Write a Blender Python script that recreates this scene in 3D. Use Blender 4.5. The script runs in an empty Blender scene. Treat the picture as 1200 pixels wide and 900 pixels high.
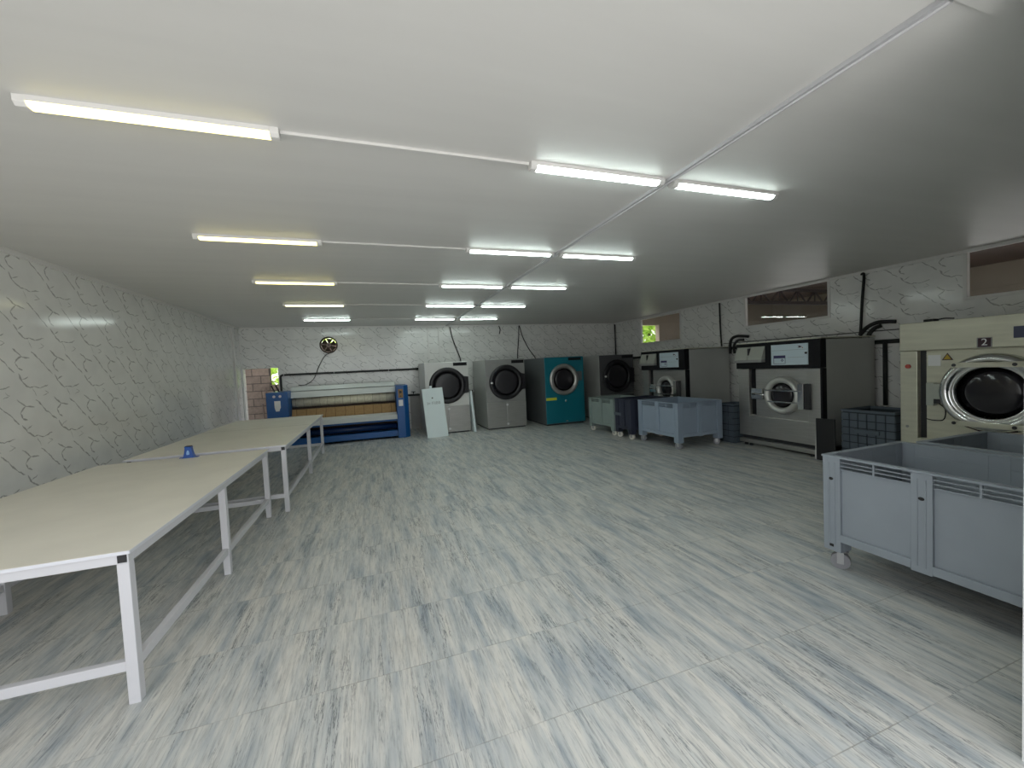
import bpy, bmesh, math, random
from mathutils import Vector, Matrix
random.seed(7)
C = bpy.context.scene.collection
SC = bpy.context.scene

# ------------------------------------------------------------------ camera
F_PX, YAW, PITCH, ROLL = 473.48, 0.3307526, -0.0423503, -0.0478942
def cam_axes(yaw, pitch, roll):
    cy, sy = math.cos(yaw), math.sin(yaw)
    fwd0, right0, up = Vector((sy, cy, 0)), Vector((cy, -sy, 0)), Vector((0, 0, 1))
    cp, sp = math.cos(pitch), math.sin(pitch)
    fwd, u = fwd0*cp + up*sp, up*cp - fwd0*sp
    cr, sr = math.cos(roll), math.sin(roll)
    return right0*cr + u*sr, u*cr - right0*sr, fwd
_r, _u, _f = cam_axes(YAW, PITCH, ROLL)
cam = bpy.data.cameras.new('camera'); camo = bpy.data.objects.new('camera', cam); C.objects.link(camo)
cam.sensor_width = 36; cam.lens = F_PX/1200*36; cam.clip_start = 0.05
camo.matrix_world = Matrix(((_r.x, _u.x, -_f.x, 0), (_r.y, _u.y, -_f.y, 0), (_r.z, _u.z, -_f.z, 1.6), (0, 0, 0, 1)))
SC.camera = camo

# ------------------------------------------------------------------ world and exposure
W = bpy.data.worlds.new('sky'); SC.world = W; W.use_nodes = True
bg = W.node_tree.nodes['Background']
bg.inputs['Color'].default_value = (.98, 1.0, 1.02, 1); bg.inputs['Strength'].default_value = 1.95
SC.view_settings.view_transform = 'Standard'
SC.view_settings.look = 'None'
SC.view_settings.gamma = 1
SC.view_settings.use_curve_mapping = False
SC.view_settings.exposure = 0.0
LAMP_COOL, LAMP_WARM = 21.0, 4.2
sun = bpy.data.lights.new('sun', 'SUN'); sun.energy = 11.0; sun.angle = .02; sun.color = (1, .97, .94)
suno = bpy.data.objects.new('sun', sun); C.objects.link(suno); suno.rotation_euler = (math.radians(-28), math.radians(-8), 0)   # high behind the building, lighting the yard
SC.cycles.max_bounces = 10; SC.cycles.diffuse_bounces = 6; SC.cycles.glossy_bounces = 4
SC.cycles.transparent_max_bounces = 12; SC.cycles.sample_clamp_indirect = 6

# ------------------------------------------------------------------ materials
def srgb(r, g, b):
    f = lambda c: (c/255/12.92) if c/255 <= .04045 else ((c/255+.055)/1.055)**2.4
    return (f(r), f(g), f(b), 1)
def mat(name, col, rough=.5, metal=0, spec=.5, noise=0, nscale=8, bump=0, stretch=None, emis=None):
    m = bpy.data.materials.new(name); m.use_nodes = True
    nt = m.node_tree; b = nt.nodes['Principled BSDF']
    col = tuple(col)[:3] + (1,)
    b.inputs['Base Color'].default_value = col; b.inputs['Roughness'].default_value = rough
    b.inputs['Metallic'].default_value = metal; b.inputs['Specular IOR Level'].default_value = spec
    if emis:
        b.inputs['Emission Color'].default_value = tuple(emis[:3]) + (1,); b.inputs['Emission Strength'].default_value = emis[3]
    if noise or bump:
        tc = nt.nodes.new('ShaderNodeTexCoord'); n = nt.nodes.new('ShaderNodeTexNoise')
        n.inputs['Scale'].default_value = nscale; n.inputs['Detail'].default_value = 5
        mp = nt.nodes.new('ShaderNodeMapping'); mp.inputs['Scale'].default_value = stretch or (1, 1, 1)
        nt.links.new(tc.outputs['Object'], mp.inputs['Vector']); nt.links.new(mp.outputs['Vector'], n.inputs['Vector'])
        if noise:
            r = nt.nodes.new('ShaderNodeValToRGB'); k = r.color_ramp.elements
            k[0].position, k[1].position = .3, .72
            k[0].color = tuple(c*(1-noise) for c in col[:3]) + (1,); k[1].color = tuple(min(1, c*(1+noise*.6)) for c in col[:3]) + (1,)
            nt.links.new(n.outputs['Fac'], r.inputs['Fac']); nt.links.new(r.outputs['Color'], b.inputs['Base Color'])
        if bump:
            bp = nt.nodes.new('ShaderNodeBump'); bp.inputs['Strength'].default_value = bump; bp.inputs['Distance'].default_value = .01
            nt.links.new(n.outputs['Fac'], bp.inputs['Height']); nt.links.new(bp.outputs['Normal'], b.inputs['Normal'])
    return m

class NT:
    """tiny helper to write node maths"""
    def __init__(s, m): s.nt = m.node_tree; s.L = s.nt.links.new
    def n(s, t, **kw):
        o = s.nt.nodes.new(t)
        for k, v in kw.items(): setattr(o, k, v)
        return o
    def math(s, op, a, b=None, c=None, clamp=False):
        o = s.n('ShaderNodeMath', operation=op, use_clamp=clamp)
        for i, v in enumerate((a, b, c)):
            if v is None: continue
            if isinstance(v, (int, float)): o.inputs[i].default_value = v
            else: s.L(v, o.inputs[i])
        return o.outputs[0]
    def vec(s, op, a, b=None, out=0, scale=None):
        o = s.n('ShaderNodeVectorMath', operation=op)
        for i, v in enumerate((a, b)):
            if v is None: continue
            if isinstance(v, (tuple, list)): o.inputs[i].default_value = v
            else: s.L(v, o.inputs[i])
        if scale is not None:
            s.L(scale, o.inputs['Scale'])
        return o.outputs[out]
    def comb(s, x, y, z=0):
        o = s.n('ShaderNodeCombineXYZ')
        for i, v in enumerate((x, y, z)):
            if isinstance(v, (int, float)): o.inputs[i].default_value = v
            else: s.L(v, o.inputs[i])
        return o.outputs[0]
    def noise(s, v, scale, detail=3, rough=.5, out='Fac'):
        o = s.n('ShaderNodeTexNoise'); o.inputs['Scale'].default_value = scale; o.inputs['Detail'].default_value = detail
        o.inputs['Roughness'].default_value = rough; s.L(v, o.inputs['Vector']); return o.outputs[out]
    def ramp(s, f, stops):
        o = s.n('ShaderNodeValToRGB'); e = o.color_ramp.elements
        while len(e) < len(stops): e.new(.5)
        for k, (p, c) in zip(e, stops): k.position = p; k.color = c
        s.L(f, o.inputs['Fac']); return o.outputs['Color']
    def mix(s, f, a, b, mode='MIX'):
        o = s.n('ShaderNodeMix', data_type='RGBA', blend_type=mode)
        for k, v in ((0, f), (6, a), (7, b)):
            if isinstance(v, (int, float)): o.inputs[k].default_value = v
            elif isinstance(v, tuple): o.inputs[k].default_value = v
            else: s.L(v, o.inputs[k])
        return o.outputs[2]
    def sstep(s, v, a, b, lo=0, hi=1):
        o = s.n('ShaderNodeMapRange', interpolation_type='SMOOTHSTEP')
        s.L(v, o.inputs[0])
        for i, x in enumerate((a, b, lo, hi)): o.inputs[i+1].default_value = x
        return o.outputs[0]

# marble print wall panels: one motif of veins repeated every 0.45 m, as printed
PU, PV = .45, .465
VEINS = [(1.0, [(5.363,1.979),(5.452,1.918),(5.551,1.899)]), (1.0, [(5.452,1.918),(5.386,1.858),(5.409,1.807),(5.455,1.782)]),
         (.85, [(5.581,1.967),(5.658,1.902),(5.746,1.819),(5.818,1.757)]), (1.15, [(5.4,1.742),(5.441,1.676),(5.524,1.615)]),
         (.7, [(5.524,1.615),(5.568,1.629),(5.64,1.612),(5.744,1.64)]), (.6, [(5.444,1.698),(5.508,1.727)]),
         (.4, [(5.692,1.587),(5.745,1.561),(5.674,1.533)]), (.4, [(5.554,1.607),(5.586,1.53)])]
def marble(name, axis, u0, flip=False):
    m = mat(name, (.6, .6, .58), .16); t = NT(m); b = m.node_tree.nodes['Principled BSDF']
    g = t.n('ShaderNodeNewGeometry'); sp = t.n('ShaderNodeSeparateXYZ'); t.L(g.outputs['Position'], sp.inputs[0])
    u, v = sp.outputs[axis], sp.outputs[2]
    if flip: u = t.math('SUBTRACT', 10, u)
    uv = t.comb(u, v)
    wob = t.vec('SCALE', t.vec('SUBTRACT', t.noise(uv, 9, 3, .6, 'Color'), (.5, .5, .5)))
    wob.node.inputs['Scale'].default_value = .05
    p = t.vec('ADD', uv, wob)
    s2 = t.n('ShaderNodeSeparateXYZ'); t.L(p, s2.inputs[0])
    fu = t.math('MULTIPLY', t.math('FRACT', t.math('DIVIDE', t.math('SUBTRACT', s2.outputs[0], u0), PU)), PU)
    fv = t.math('MULTIPLY', t.math('FRACT', t.math('DIVIDE', t.math('SUBTRACT', s2.outputs[1], 1.52), PV)), PV)
    q = t.comb(fu, fv)
    best = None
    for w, pl in VEINS:
        for (a, c) in zip(pl, pl[1:]):
            for du in (-1, 0, 1):
                for dv in (-1, 0, 1):
                    a2 = ((a[0]-5.36) % 99 + du*PU, a[1]-1.52 + dv*PV); c2 = (a2[0]+c[0]-a[0], a2[1]+c[1]-a[1])
                    if a[0] < 5.36: pass
                    if max(a2[0], c2[0]) < -.012 or min(a2[0], c2[0]) > PU+.012 or max(a2[1], c2[1]) < -.012 or min(a2[1], c2[1]) > PV+.012: continue
                    bx, by = c2[0]-a2[0], c2[1]-a2[1]; l2 = bx*bx+by*by
                    pa = t.vec('SUBTRACT', q, (a2[0], a2[1], 0))
                    h = t.math('MULTIPLY', t.vec('DOT_PRODUCT', pa, (bx/l2, by/l2, 0), out=1), 1.0, clamp=True)
                    d = t.vec('LENGTH', t.vec('SUBTRACT', pa, t.vec('SCALE', (bx, by, 0), scale=h)), out=1)
                    d = t.math('DIVIDE', d, t.math('MULTIPLY_ADD', t.math('MULTIPLY', h, t.math('SUBTRACT', 1, h)), .034*w, .0046*w))
                    best = d if best is None else t.math('MINIMUM', best, d)
    thick = t.noise(uv, 22, 2)
    f = t.sstep(t.math('ADD', best, t.math('MULTIPLY', thick, .7)), .35, 1.35, 1, 0)
    cloud = t.ramp(t.noise(uv, 3.5, 5), [(.3, (.72, .72, .70, 1)), (.7, (.81, .81, .785, 1))])
    col = t.mix(t.math('MULTIPLY', f, .7), cloud, (.16, .16, .15, 1))
    t.L(col, b.inputs['Base Color'])
    b.inputs['Roughness'].default_value = .13
    return m

def floor_material():
    m = mat('whitewashed_wood_tile', (.5, .5, .5), .38); t = NT(m); b = m.node_tree.nodes['Principled BSDF']
    g = t.n('ShaderNodeNewGeometry'); sp = t.n('ShaderNodeSeparateXYZ'); t.L(g.outputs['Position'], sp.inputs[0])
    X, Y = sp.outputs[0], sp.outputs[1]
    ty = t.math('DIVIDE', t.math('SUBTRACT', Y, 1.06), .575); row = t.math('FLOOR', ty); fy = t.math('FRACT', ty)
    tx = t.math('DIVIDE', t.math('SUBTRACT', X, .10), 1.15); colm = t.math('FLOOR', tx); fx = t.math('FRACT', tx)
    wn = t.n('ShaderNodeTexWhiteNoise', noise_dimensions='2D'); t.L(t.comb(row, colm), wn.inputs['Vector'])
    off = t.vec('SCALE', wn.outputs['Color']); off.node.inputs['Scale'].default_value = .10
    P = t.vec('ADD', t.comb(X, Y), off)
    def streak(sx, sy, detail, rough=.55):
        mp = t.n('ShaderNodeMapping'); mp.inputs['Scale'].default_value = (sx, sy, 1); t.L(P, mp.inputs['Vector'])
        return t.noise(mp.outputs[0], 1, detail, rough)
    broad = streak(10, 1.3, 4, .6)
    mid = streak(26, 2.2, 4, .65)
    fine = streak(95, 6, 5, .75)
    c = t.ramp(broad, [(.32, srgb(160, 168, 175)), (.45, srgb(192, 195, 194)), (.6, srgb(214, 212, 206)), (.75, srgb(200, 198, 192))])
    c = t.mix(.75, c, t.ramp(mid, [(.3, (.62, .64, .66, 1)), (.5, (.96, .96, .96, 1)), (.7, (1, .99, .97, 1))]), 'MULTIPLY')
    c = t.mix(.65, c, t.ramp(fine, [(.3, (.36, .38, .40, 1)), (.5, (1, 1, 1, 1))]), 'MULTIPLY')
    crack_l = streak(17, 1.1, 6, .72)
    crack = t.math('ABSOLUTE', t.math('SUBTRACT', crack_l, .47))
    cm = t.math('MULTIPLY', t.sstep(crack, .0, .02, 1, 0), t.sstep(streak(5, 1.2, 2), .47, .6))
    c = t.mix(t.math('MULTIPLY', cm, .82), c, srgb(70, 76, 82))
    l2 = t.math('ABSOLUTE', t.math('SUBTRACT', streak(11, .6, 5, .66), .5))
    c = t.mix(t.math('MULTIPLY', t.sstep(l2, 0, .011, 1, 0), t.sstep(streak(4, 2.0, 2), .42, .6, .1, .55)), c, srgb(92, 100, 108))
    ey = t.math('MINIMUM', fy, t.math('SUBTRACT', 1, fy)); 
    jl = t.sstep(ey, .002, .006, 1, 0)
    ex = t.math('MINIMUM', fx, t.math('SUBTRACT', 1, fx)); jx = t.sstep(ex, .001, .0028, 1, 0)
    j = t.math('MULTIPLY', t.math('MAXIMUM', jl, t.math('MULTIPLY', jx, .6)), t.sstep(t.noise(t.comb(X, Y), 6, 2), .35, .6, .08, .5))
    c = t.mix(j, c, srgb(105, 98, 88))
    t.L(c, b.inputs['Base Color'])
    r = t.ramp(mid, [(.3, (.46, .46, .46, 1)), (.7, (.30, .30, .30, 1))]); t.L(r, b.inputs['Roughness'])
    bp = t.n('ShaderNodeBump'); bp.inputs['Strength'].default_value = .12; bp.inputs['Distance'].default_value = .004
    t.L(fine, bp.inputs['Height']); t.L(bp.outputs[0], b.inputs['Normal'])
    return m

def stone_material():
    m = mat('stone_block_wall', (.3, .22, .19), .9); t = NT(m); b = m.node_tree.nodes['Principled BSDF']
    g = t.n('ShaderNodeNewGeometry'); sp = t.n('ShaderNodeSeparateXYZ'); t.L(g.outputs['Position'], sp.inputs[0])
    br = t.n('ShaderNodeTexBrick'); br.inputs['Scale'].default_value = 1; br.inputs['Mortar Size'].default_value = .012
    br.inputs['Brick Width'].default_value = .42; br.inputs['Row Height'].default_value = .21
    br.inputs['Color1'].default_value = srgb(106, 93, 84); br.inputs['Color2'].default_value = srgb(88, 78, 71); br.inputs['Mortar'].default_value = srgb(54, 47, 42)
    t.L(t.comb(sp.outputs[0], sp.outputs[2]), br.inputs['Vector'])
    n = t.ramp(t.noise(g.outputs['Position'], 14, 5), [(.3, (.6, .6, .6, 1)), (.7, (1, 1, 1, 1))])
    t.L(t.mix(.8, br.outputs['Color'], n, 'MULTIPLY'), b.inputs['Base Color'])
    return m

def plank_material(name, a, c, w, axis):
    m = mat(name, a, .7); t = NT(m); b = m.node_tree.nodes['Principled BSDF']
    g = t.n('ShaderNodeNewGeometry'); sp = t.n('ShaderNodeSeparateXYZ'); t.L(g.outputs['Position'], sp.inputs[0])
    k = t.math('DIVIDE', sp.outputs[axis], w); wn = t.n('ShaderNodeTexWhiteNoise', noise_dimensions='1D'); t.L(t.math('FLOOR', k), wn.inputs['W'])
    col = t.ramp(wn.outputs['Value'], [(0, a), (1, c)])
    e = t.sstep(t.math('FRACT', k), .0, .06); col = t.mix(e, (.03, .02, .015, 1), col)
    t.L(col, b.inputs['Base Color']); return m

def band_material(name, base, dark, pitch, width=.06):
    m = mat(name, base, .85); t = NT(m); b = m.node_tree.nodes['Principled BSDF']
    g = t.n('ShaderNodeNewGeometry'); sp = t.n('ShaderNodeSeparateXYZ'); t.L(g.outputs['Position'], sp.inputs[0])
    x = t.math('ADD', sp.outputs[0], t.math('MULTIPLY', t.noise(g.outputs['Position'], 2.5, 2), .08))
    k = t.math('DIVIDE', x, pitch); fr = t.math('FRACT', k)
    wn = t.n('ShaderNodeTexWhiteNoise', noise_dimensions='1D'); t.L(t.math('FLOOR', k), wn.inputs['W'])
    tint = t.mix(t.math('MULTIPLY', wn.outputs['Value'], .35), base, tuple(c*.55 for c in base[:3]) + (1,))
    e = t.sstep(fr, 0, width, 1, 0)
    n = t.ramp(t.noise(g.outputs['Position'], 18, 4), [(.3, (.75, .74, .7, 1)), (.7, (1, 1, 1, 1))])
    t.L(t.mix(.7, t.mix(e, tint, dark), n, 'MULTIPLY'), b.inputs['Base Color']); return m

def glass_material(name, tint=(1, 1, 1, 1), refl=1.0):
    m = bpy.data.materials.new(name); m.use_nodes = True; nt = m.node_tree; nt.nodes.clear(); t = NT(m)
    o = t.n('ShaderNodeOutputMaterial'); a = t.n('ShaderNodeBsdfTransparent'); a.inputs[0].default_value = tint
    g = t.n('ShaderNodeBsdfGlossy'); g.inputs['Roughness'].default_value = .01; g.inputs[0].default_value = (refl, refl, refl, 1)
    lw = t.n('ShaderNodeLayerWeight'); lw.inputs[0].default_value = .5; mx = t.n('ShaderNodeMixShader')
    fr = t.math('ADD', t.math('MULTIPLY', t.math('POWER', lw.outputs['Facing'], 5), .9), .045)
    t.L(fr, mx.inputs[0]); t.L(a.outputs[0], mx.inputs[1]); t.L(g.outputs[0], mx.inputs[2]); t.L(mx.outputs[0], o.inputs[0])
    return m

M = dict(
    marble_y=marble('marble_print_panel_side', 1, 5.36), marble_r=marble('marble_print_panel_right', 1, .2, True), marble_x=marble('marble_print_panel_end', 0, 0.13),
    floor=floor_material(), stone=stone_material(),
    ceiling=mat('ceiling_white_panel', (.70, .69, .67), .42, noise=.03, nscale=2, spec=.3, stretch=(.3, 3, 1)),
    trim=mat('white_plastic_trim', (.72, .71, .69), .4), jamb=mat('white_jamb', (.75, .76, .75), .45),
    plaster=mat('grey_plaster', (.42, .41, .39), .8, noise=.15, nscale=3),
    annex=mat('beige_plaster', (.22, .18, .13), .85, noise=.12, nscale=2),
    concrete=mat('concrete_ground', (.50, .50, .49), .9, noise=.2, nscale=1.5),
    white_metal=mat('white_painted_steel', (.60, .60, .63), .38), black_plastic=mat('black_plastic', (.012, .012, .014), .45),
    board=mat('cream_table_board', srgb(236, 232, 220), .45, noise=.05, nscale=3), board_edge=mat('white_edge_band', (.68, .69, .74), .4),
    seam=mat('dark_seam', (.25, .22, .19), .8),
    blue=mat('blue_enamel', srgb(12, 84, 150), .35, noise=.08, nscale=3), blue_dark=mat('dark_blue_enamel', srgb(8, 40, 84), .4),
    hood=mat('grey_white_enamel', srgb(220, 224, 222), .4, noise=.05, nscale=2),
    roller=band_material('padded_roller_cloth', srgb(232, 226, 206), srgb(120, 110, 90), .17),
    belt=band_material('brown_feed_belts', srgb(168, 136, 94), srgb(92, 66, 40), .21, .08),
    black=mat('black_enamel', (.008, .008, .010), .55, spec=.25), dark=mat('dark_grey', (.03, .03, .033), .5), darkbrown=mat('dark_brown', (.04, .022, .015), .7),
    rubber=mat('black_rubber', (.014, .014, .014), .75), pipe=mat('black_pipe', (.018, .02, .02), .45),
    steel=mat('brushed_steel', (.50, .49, .47), .36, metal=.85, noise=.10, nscale=3, stretch=(1, 1, 14)),
    steel_side=mat('satin_steel_side', (.52, .53, .51), .45, metal=.3, noise=.05, nscale=2),
    ring=mat('satin_door_ring', (.66, .66, .63), .36, metal=.55), chrome=mat('polished_steel', (.72, .73, .73), .16, metal=1),
    drum=mat('perforated_drum', (.035, .035, .037), .4, metal=.6),
    champagne=mat('champagne_steel', (.66, .645, .53), .36, metal=.5, noise=.10, nscale=2.5, stretch=(1, 1, 8)),
    grey_white=mat('pale_grey_paint', (.68, .68, .66), .35), dgrey=mat('mid_grey_paint', (.33, .33, .32), .4, metal=.3, noise=.06),
    anthracite=mat('anthracite_paint', (.075, .075, .078), .5), teal=mat('teal_enamel', srgb(18, 112, 128), .35), teal_side=mat('grey_side_panel', (.10, .11, .115), .5),
    door_black=mat('black_door_plastic', (.013, .012, .015), .38), smoked=mat('smoked_glass', (.02, .018, .022), .12),
    yellow=mat('yellow_sticker', srgb(205, 210, 50), .6), white=mat('white_sticker', (.8, .8, .8), .5), panel_white=mat('white_leaning_panel', srgb(226, 238, 240), .45),
    cpanel=mat('control_panel_white', srgb(205, 222, 230), .35), hopper=mat('cream_hopper', srgb(176, 180, 170), .45), purple=mat('purple_header', srgb(58, 54, 100), .5),
    print_grey=mat('grey_print', (.30, .33, .34), .7), red=mat('red_dot', srgb(170, 60, 50), .4), badge=mat('badge_dark', srgb(62, 36, 48), .5),
    conduit=mat('conduit_grey', (.50, .50, .52), .45), bin_grey=mat('grey_bin_plastic', srgb(142, 150, 158), .5, noise=.04, nscale=6), bin_blue=mat('blue_grey_bin_plastic', srgb(146, 160, 176), .5, noise=.04, nscale=6),
    bin_green=mat('green_grey_bin_plastic', srgb(138, 152, 148), .5, noise=.04, nscale=6), bin_dark=mat('navy_bin_plastic', srgb(46, 50, 66), .5, noise=.05, nscale=6),
    crate=mat('slate_crate_plastic', srgb(88, 98, 108), .55, noise=.05, nscale=8), crate_dark=mat('crate_gap', srgb(44, 52, 58), .6), smoked_matt=mat('smoked_matt_glass', (.022, .02, .024), .34), zinc=mat('zinc', (.45, .45, .46), .35, metal=.8), wheel=mat('grey_wheel', (.26, .26, .28), .6), wheel_white=mat('white_wheel', (.72, .69, .62), .5),
    fan=mat('fan_brown', (.045, .028, .015), .6), fan_hub=mat('fan_hub', (.27, .20, .17), .6),
    bluetool=mat('blue_tool_plastic', srgb(30, 84, 170), .3), tool_light=mat('pale_blue_label', srgb(150, 190, 235), .4),
    leaf=mat('leaf_green', srgb(205, 228, 128), .6, noise=.25, nscale=30), bark=mat('bark', (.12, .08, .05), .9),
    planks=plank_material('brown_roof_planks', srgb(66, 46, 36), srgb(88, 62, 46), .18, 1), truss=mat('truss_brown', (.03, .018, .015), .8),
    rust=mat('rusty_bar', (.05, .035, .028), .8), purple_lab=mat('slate_label', srgb(70, 74, 100), .5), tri=mat('warning_yellow', srgb(190, 160, 50), .5),
    cool=mat('cool_tube', (.9, .9, .9), .5, emis=(.86, 1.0, .95, LAMP_COOL)), warm=mat('warm_tube', (.9, .9, .85), .5, emis=(1.0, .84, .25, LAMP_WARM)),
    warm2=mat('neutral_tube', (.9, .9, .88), .5, emis=(1.0, .97, .5, LAMP_WARM)),
    glass=glass_material('window_glass'),
)

def translucent(m):
    t = NT(m); b = m.node_tree.nodes['Principled BSDF']; tr = t.n('ShaderNodeBsdfTranslucent'); mx = t.n('ShaderNodeMixShader'); mx.inputs[0].default_value = .7
    src = b.inputs['Base Color'].links[0].from_socket
    t.L(src, tr.inputs[0]); t.L(b.outputs[0], mx.inputs[1]); t.L(tr.outputs[0], mx.inputs[2]); t.L(mx.outputs[0], m.node_tree.nodes['Material Output'].inputs[0])
translucent(M['leaf'])

# ------------------------------------------------------------------ mesh helpers
def box(bm, x0, x1, y0, y1, z0, z1, mi=0):
    v = [bm.verts.new((x, y, z)) for x in (x0, x1) for y in (y0, y1) for z in (z0, z1)]
    for f in ((0, 1, 3, 2), (4, 6, 7, 5), (0, 4, 5, 1), (2, 3, 7, 6), (0, 2, 6, 4), (1, 5, 7, 3)):
        bm.faces.new([v[i] for i in f]).material_index = mi
def frame_of(d):
    d = Vector(d).normalized(); a = Vector((0, 0, 1)) if abs(d.z) < .9 else Vector((1, 0, 0))
    u = d.cross(a).normalized(); return u, d.cross(u).normalized()
def cyl(bm, p0, p1, r, seg=24, r1=None, mi=0):
    p0, p1 = Vector(p0), Vector(p1); u, w = frame_of(p1-p0); r1 = r if r1 is None else r1
    A = [bm.verts.new(p0 + (u*math.cos(2*math.pi*i/seg) + w*math.sin(2*math.pi*i/seg))*r) for i in range(seg)]
    B = [bm.verts.new(p1 + (u*math.cos(2*math.pi*i/seg) + w*math.sin(2*math.pi*i/seg))*r1) for i in range(seg)]
    for i in range(seg):
        f = bm.faces.new((A[i], A[(i+1) % seg], B[(i+1) % seg], B[i])); f.smooth = True; f.material_index = mi
    bm.faces.new(A[::-1]).material_index = mi; bm.faces.new(B).material_index = mi
def tube(bm, pts, r, seg=10):
    pts = [Vector(p) for p in pts]; rings = []
    u = None
    for i, p in enumerate(pts):
        d = (pts[min(i+1, len(pts)-1)] - pts[max(i-1, 0)]).normalized()
        if u is None: u, w = frame_of(d)
        else:
            u = (u - d*u.dot(d)).normalized(); w = d.cross(u)
        rings.append([bm.verts.new(p + (u*math.cos(2*math.pi*k/seg) + w*math.sin(2*math.pi*k/seg))*r) for k in range(seg)])
    for a, b in zip(rings, rings[1:]):
        for k in range(seg):
            bm.faces.new((a[k], a[(k+1) % seg], b[(k+1) % seg], b[k])).smooth = True
    bm.faces.new(rings[0][::-1]); bm.faces.new(rings[-1])
def curve(pts, n=8):
    """smooth polyline (Catmull-Rom) through points"""
    P = [Vector(p) for p in pts]; P = [P[0]*2-P[1]] + P + [P[-1]*2-P[-2]]; out = []
    for i in range(1, len(P)-2):
        a, b, c, d = P[i-1:i+3]
        for k in range(n):
            t = k/n; out.append(.5*((2*b) + (c-a)*t + (2*a-5*b+4*c-d)*t*t + (3*b-a-3*c+d)*t**3))
    return out + [P[-2]]
def lathe(bm, prof, cx, cz, seg=48, closed=True, mi=0):
    """rings round an axis along local y; prof = list of (radius, y)"""
    R = [[bm.verts.new((cx+r*math.cos(2*math.pi*i/seg), y, cz+r*math.sin(2*math.pi*i/seg))) for i in range(seg)] for r, y in prof]
    n = len(prof)
    for j in range(n if closed else n-1):
        a, b = R[j], R[(j+1) % n]
        for i in range(seg):
            f = bm.faces.new((a[i], a[(i+1) % seg], b[(i+1) % seg], b[i])); f.smooth = True; f.material_index = mi
    if not closed:
        for ring in (R[0], R[-1]): bm.faces.new(ring)
def prism(bm, poly, axis, a, b, mi=0):
    """2D polygon extruded along axis 0/1/2 from a to b; poly holds the two other coordinates in order"""
    def mk(p, t):
        q = [0, 0, 0]; q[axis] = t; o = [i for i in range(3) if i != axis]; q[o[0]], q[o[1]] = p; return bm.verts.new(q)
    A = [mk(p, a) for p in poly]; B = [mk(p, b) for p in poly]; n = len(poly)
    for i in range(n): bm.faces.new((A[i], A[(i+1) % n], B[(i+1) % n], B[i])).material_index = mi
    bm.faces.new(A[::-1]).material_index = mi; bm.faces.new(B).material_index = mi
def obj(name, bm, material, parent=None, bevel=0, loc=None):
    bmesh.ops.recalc_face_normals(bm, faces=bm.faces[:])
    me = bpy.data.meshes.new(name); bm.to_mesh(me); bm.free()
    for m in (material if isinstance(material, (list, tuple)) else [material]): me.materials.append(M[m])
    o = bpy.data.objects.new(name, me); C.objects.link(o)
    if parent: o.parent = parent
    if loc: o.location = loc
    if bevel:
        b = o.modifiers.new('bevel', 'BEVEL'); b.width = bevel; b.segments = 2; b.limit_method = 'ANGLE'; b.angle_limit = math.radians(40)
    return o
def mk(name, material, parent=None, boxes=(), bevel=0):
    bm = bmesh.new()
    for q in boxes: box(bm, *q)
    return obj(name, bm, material, parent, bevel)
def tag(o, label, cat, group=None):
    o['label'] = label; o['category'] = cat
    if group: o['group'] = group
    return o
def thing(name, label, cat, loc=(0, 0, 0), rz=0, group=None):
    o = bpy.data.objects.new(name, None); C.objects.link(o); o.location = loc; o.rotation_euler = (0, 0, rz)
    o.empty_display_size = .1
    return tag(o, label, cat, group)
def struct(o):
    o['kind'] = 'structure'; return o
def dup(root, loc, rz, label, group=None):
    r = root.copy(); C.objects.link(r); r.location = loc; r.rotation_euler = (0, 0, rz); r['label'] = label
    if group: r['group'] = group
    for ch in list(root.children):
        c = ch.copy(); C.objects.link(c); c.parent = r
        for g in list(ch.children):
            d = g.copy(); C.objects.link(d); d.parent = c
    return r
def text_mesh(name, s, size, material, parent, loc, rot, depth=.0015):
    cu = bpy.data.curves.new('t', 'FONT'); cu.body = s; cu.size = size; cu.align_x = 'CENTER'; cu.align_y = 'CENTER'; cu.extrude = depth
    t = bpy.data.objects.new('t', cu); C.objects.link(t)
    bpy.context.view_layer.update()
    me = bpy.data.meshes.new_from_object(t.evaluated_get(bpy.context.evaluated_depsgraph_get()))
    bpy.data.objects.remove(t); me.materials.clear(); me.materials.append(M[material])
    o = bpy.data.objects.new(name, me); C.objects.link(o); o.parent = parent; o.location = loc; o.rotation_euler = rot
    return o

# ------------------------------------------------------------------ the room
XL, XR, YF, YB, H = -3.05, 7.65, .79, 11.6, 2.88
T = .2
struct(mk('floor', 'floor', None, [(XL-T, XR+T, YF-T, YB+T, -.12, 0)]))
struct(mk('ceiling', 'ceiling', None, [(XL-T, XR+T, YF-T, YB+T, H, H+.12)]))
struct(mk('wall_left', 'marble_y', None, [(XL-T, XL, YF-T, YB+T, 0, H)]))
# back wall with the doorway and the round hole of the exhaust fan
bm = bmesh.new()
DX0, DX1, DZ = -3.02, -2.24, 1.86
FX, FZ, FR = -1.04, 2.40, .21
for q in ((XL, DX0, 0, H), (DX0, DX1, DZ, H), (DX1, FX-.26, 0, H), (FX-.26, FX+.26, 0, FZ-.26), (FX-.26, FX+.26, FZ+.26, H), (FX+.26, XR, 0, H)):
    box(bm, q[0], q[1], YB, YB+T, q[2], q[3])
n = 32
for y in (YB, YB+T):
    ci, sq = [], []
    for i in range(n):
        a = 2*math.pi*i/n; c, s = math.cos(a), math.sin(a); k = .26/max(abs(c), abs(s))
        ci.append(bm.verts.new((FX+FR*c, y, FZ+FR*s))); sq.append(bm.verts.new((FX+k*c, y, FZ+k*s)))
    for i in range(n): bm.faces.new((ci[i], ci[(i+1) % n], sq[(i+1) % n], sq[i]))
    if y == YB: c0 = ci
for i in range(n): bm.faces.new((c0[i], c0[(i+1) % n], ci[(i+1) % n], ci[i]))
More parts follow.
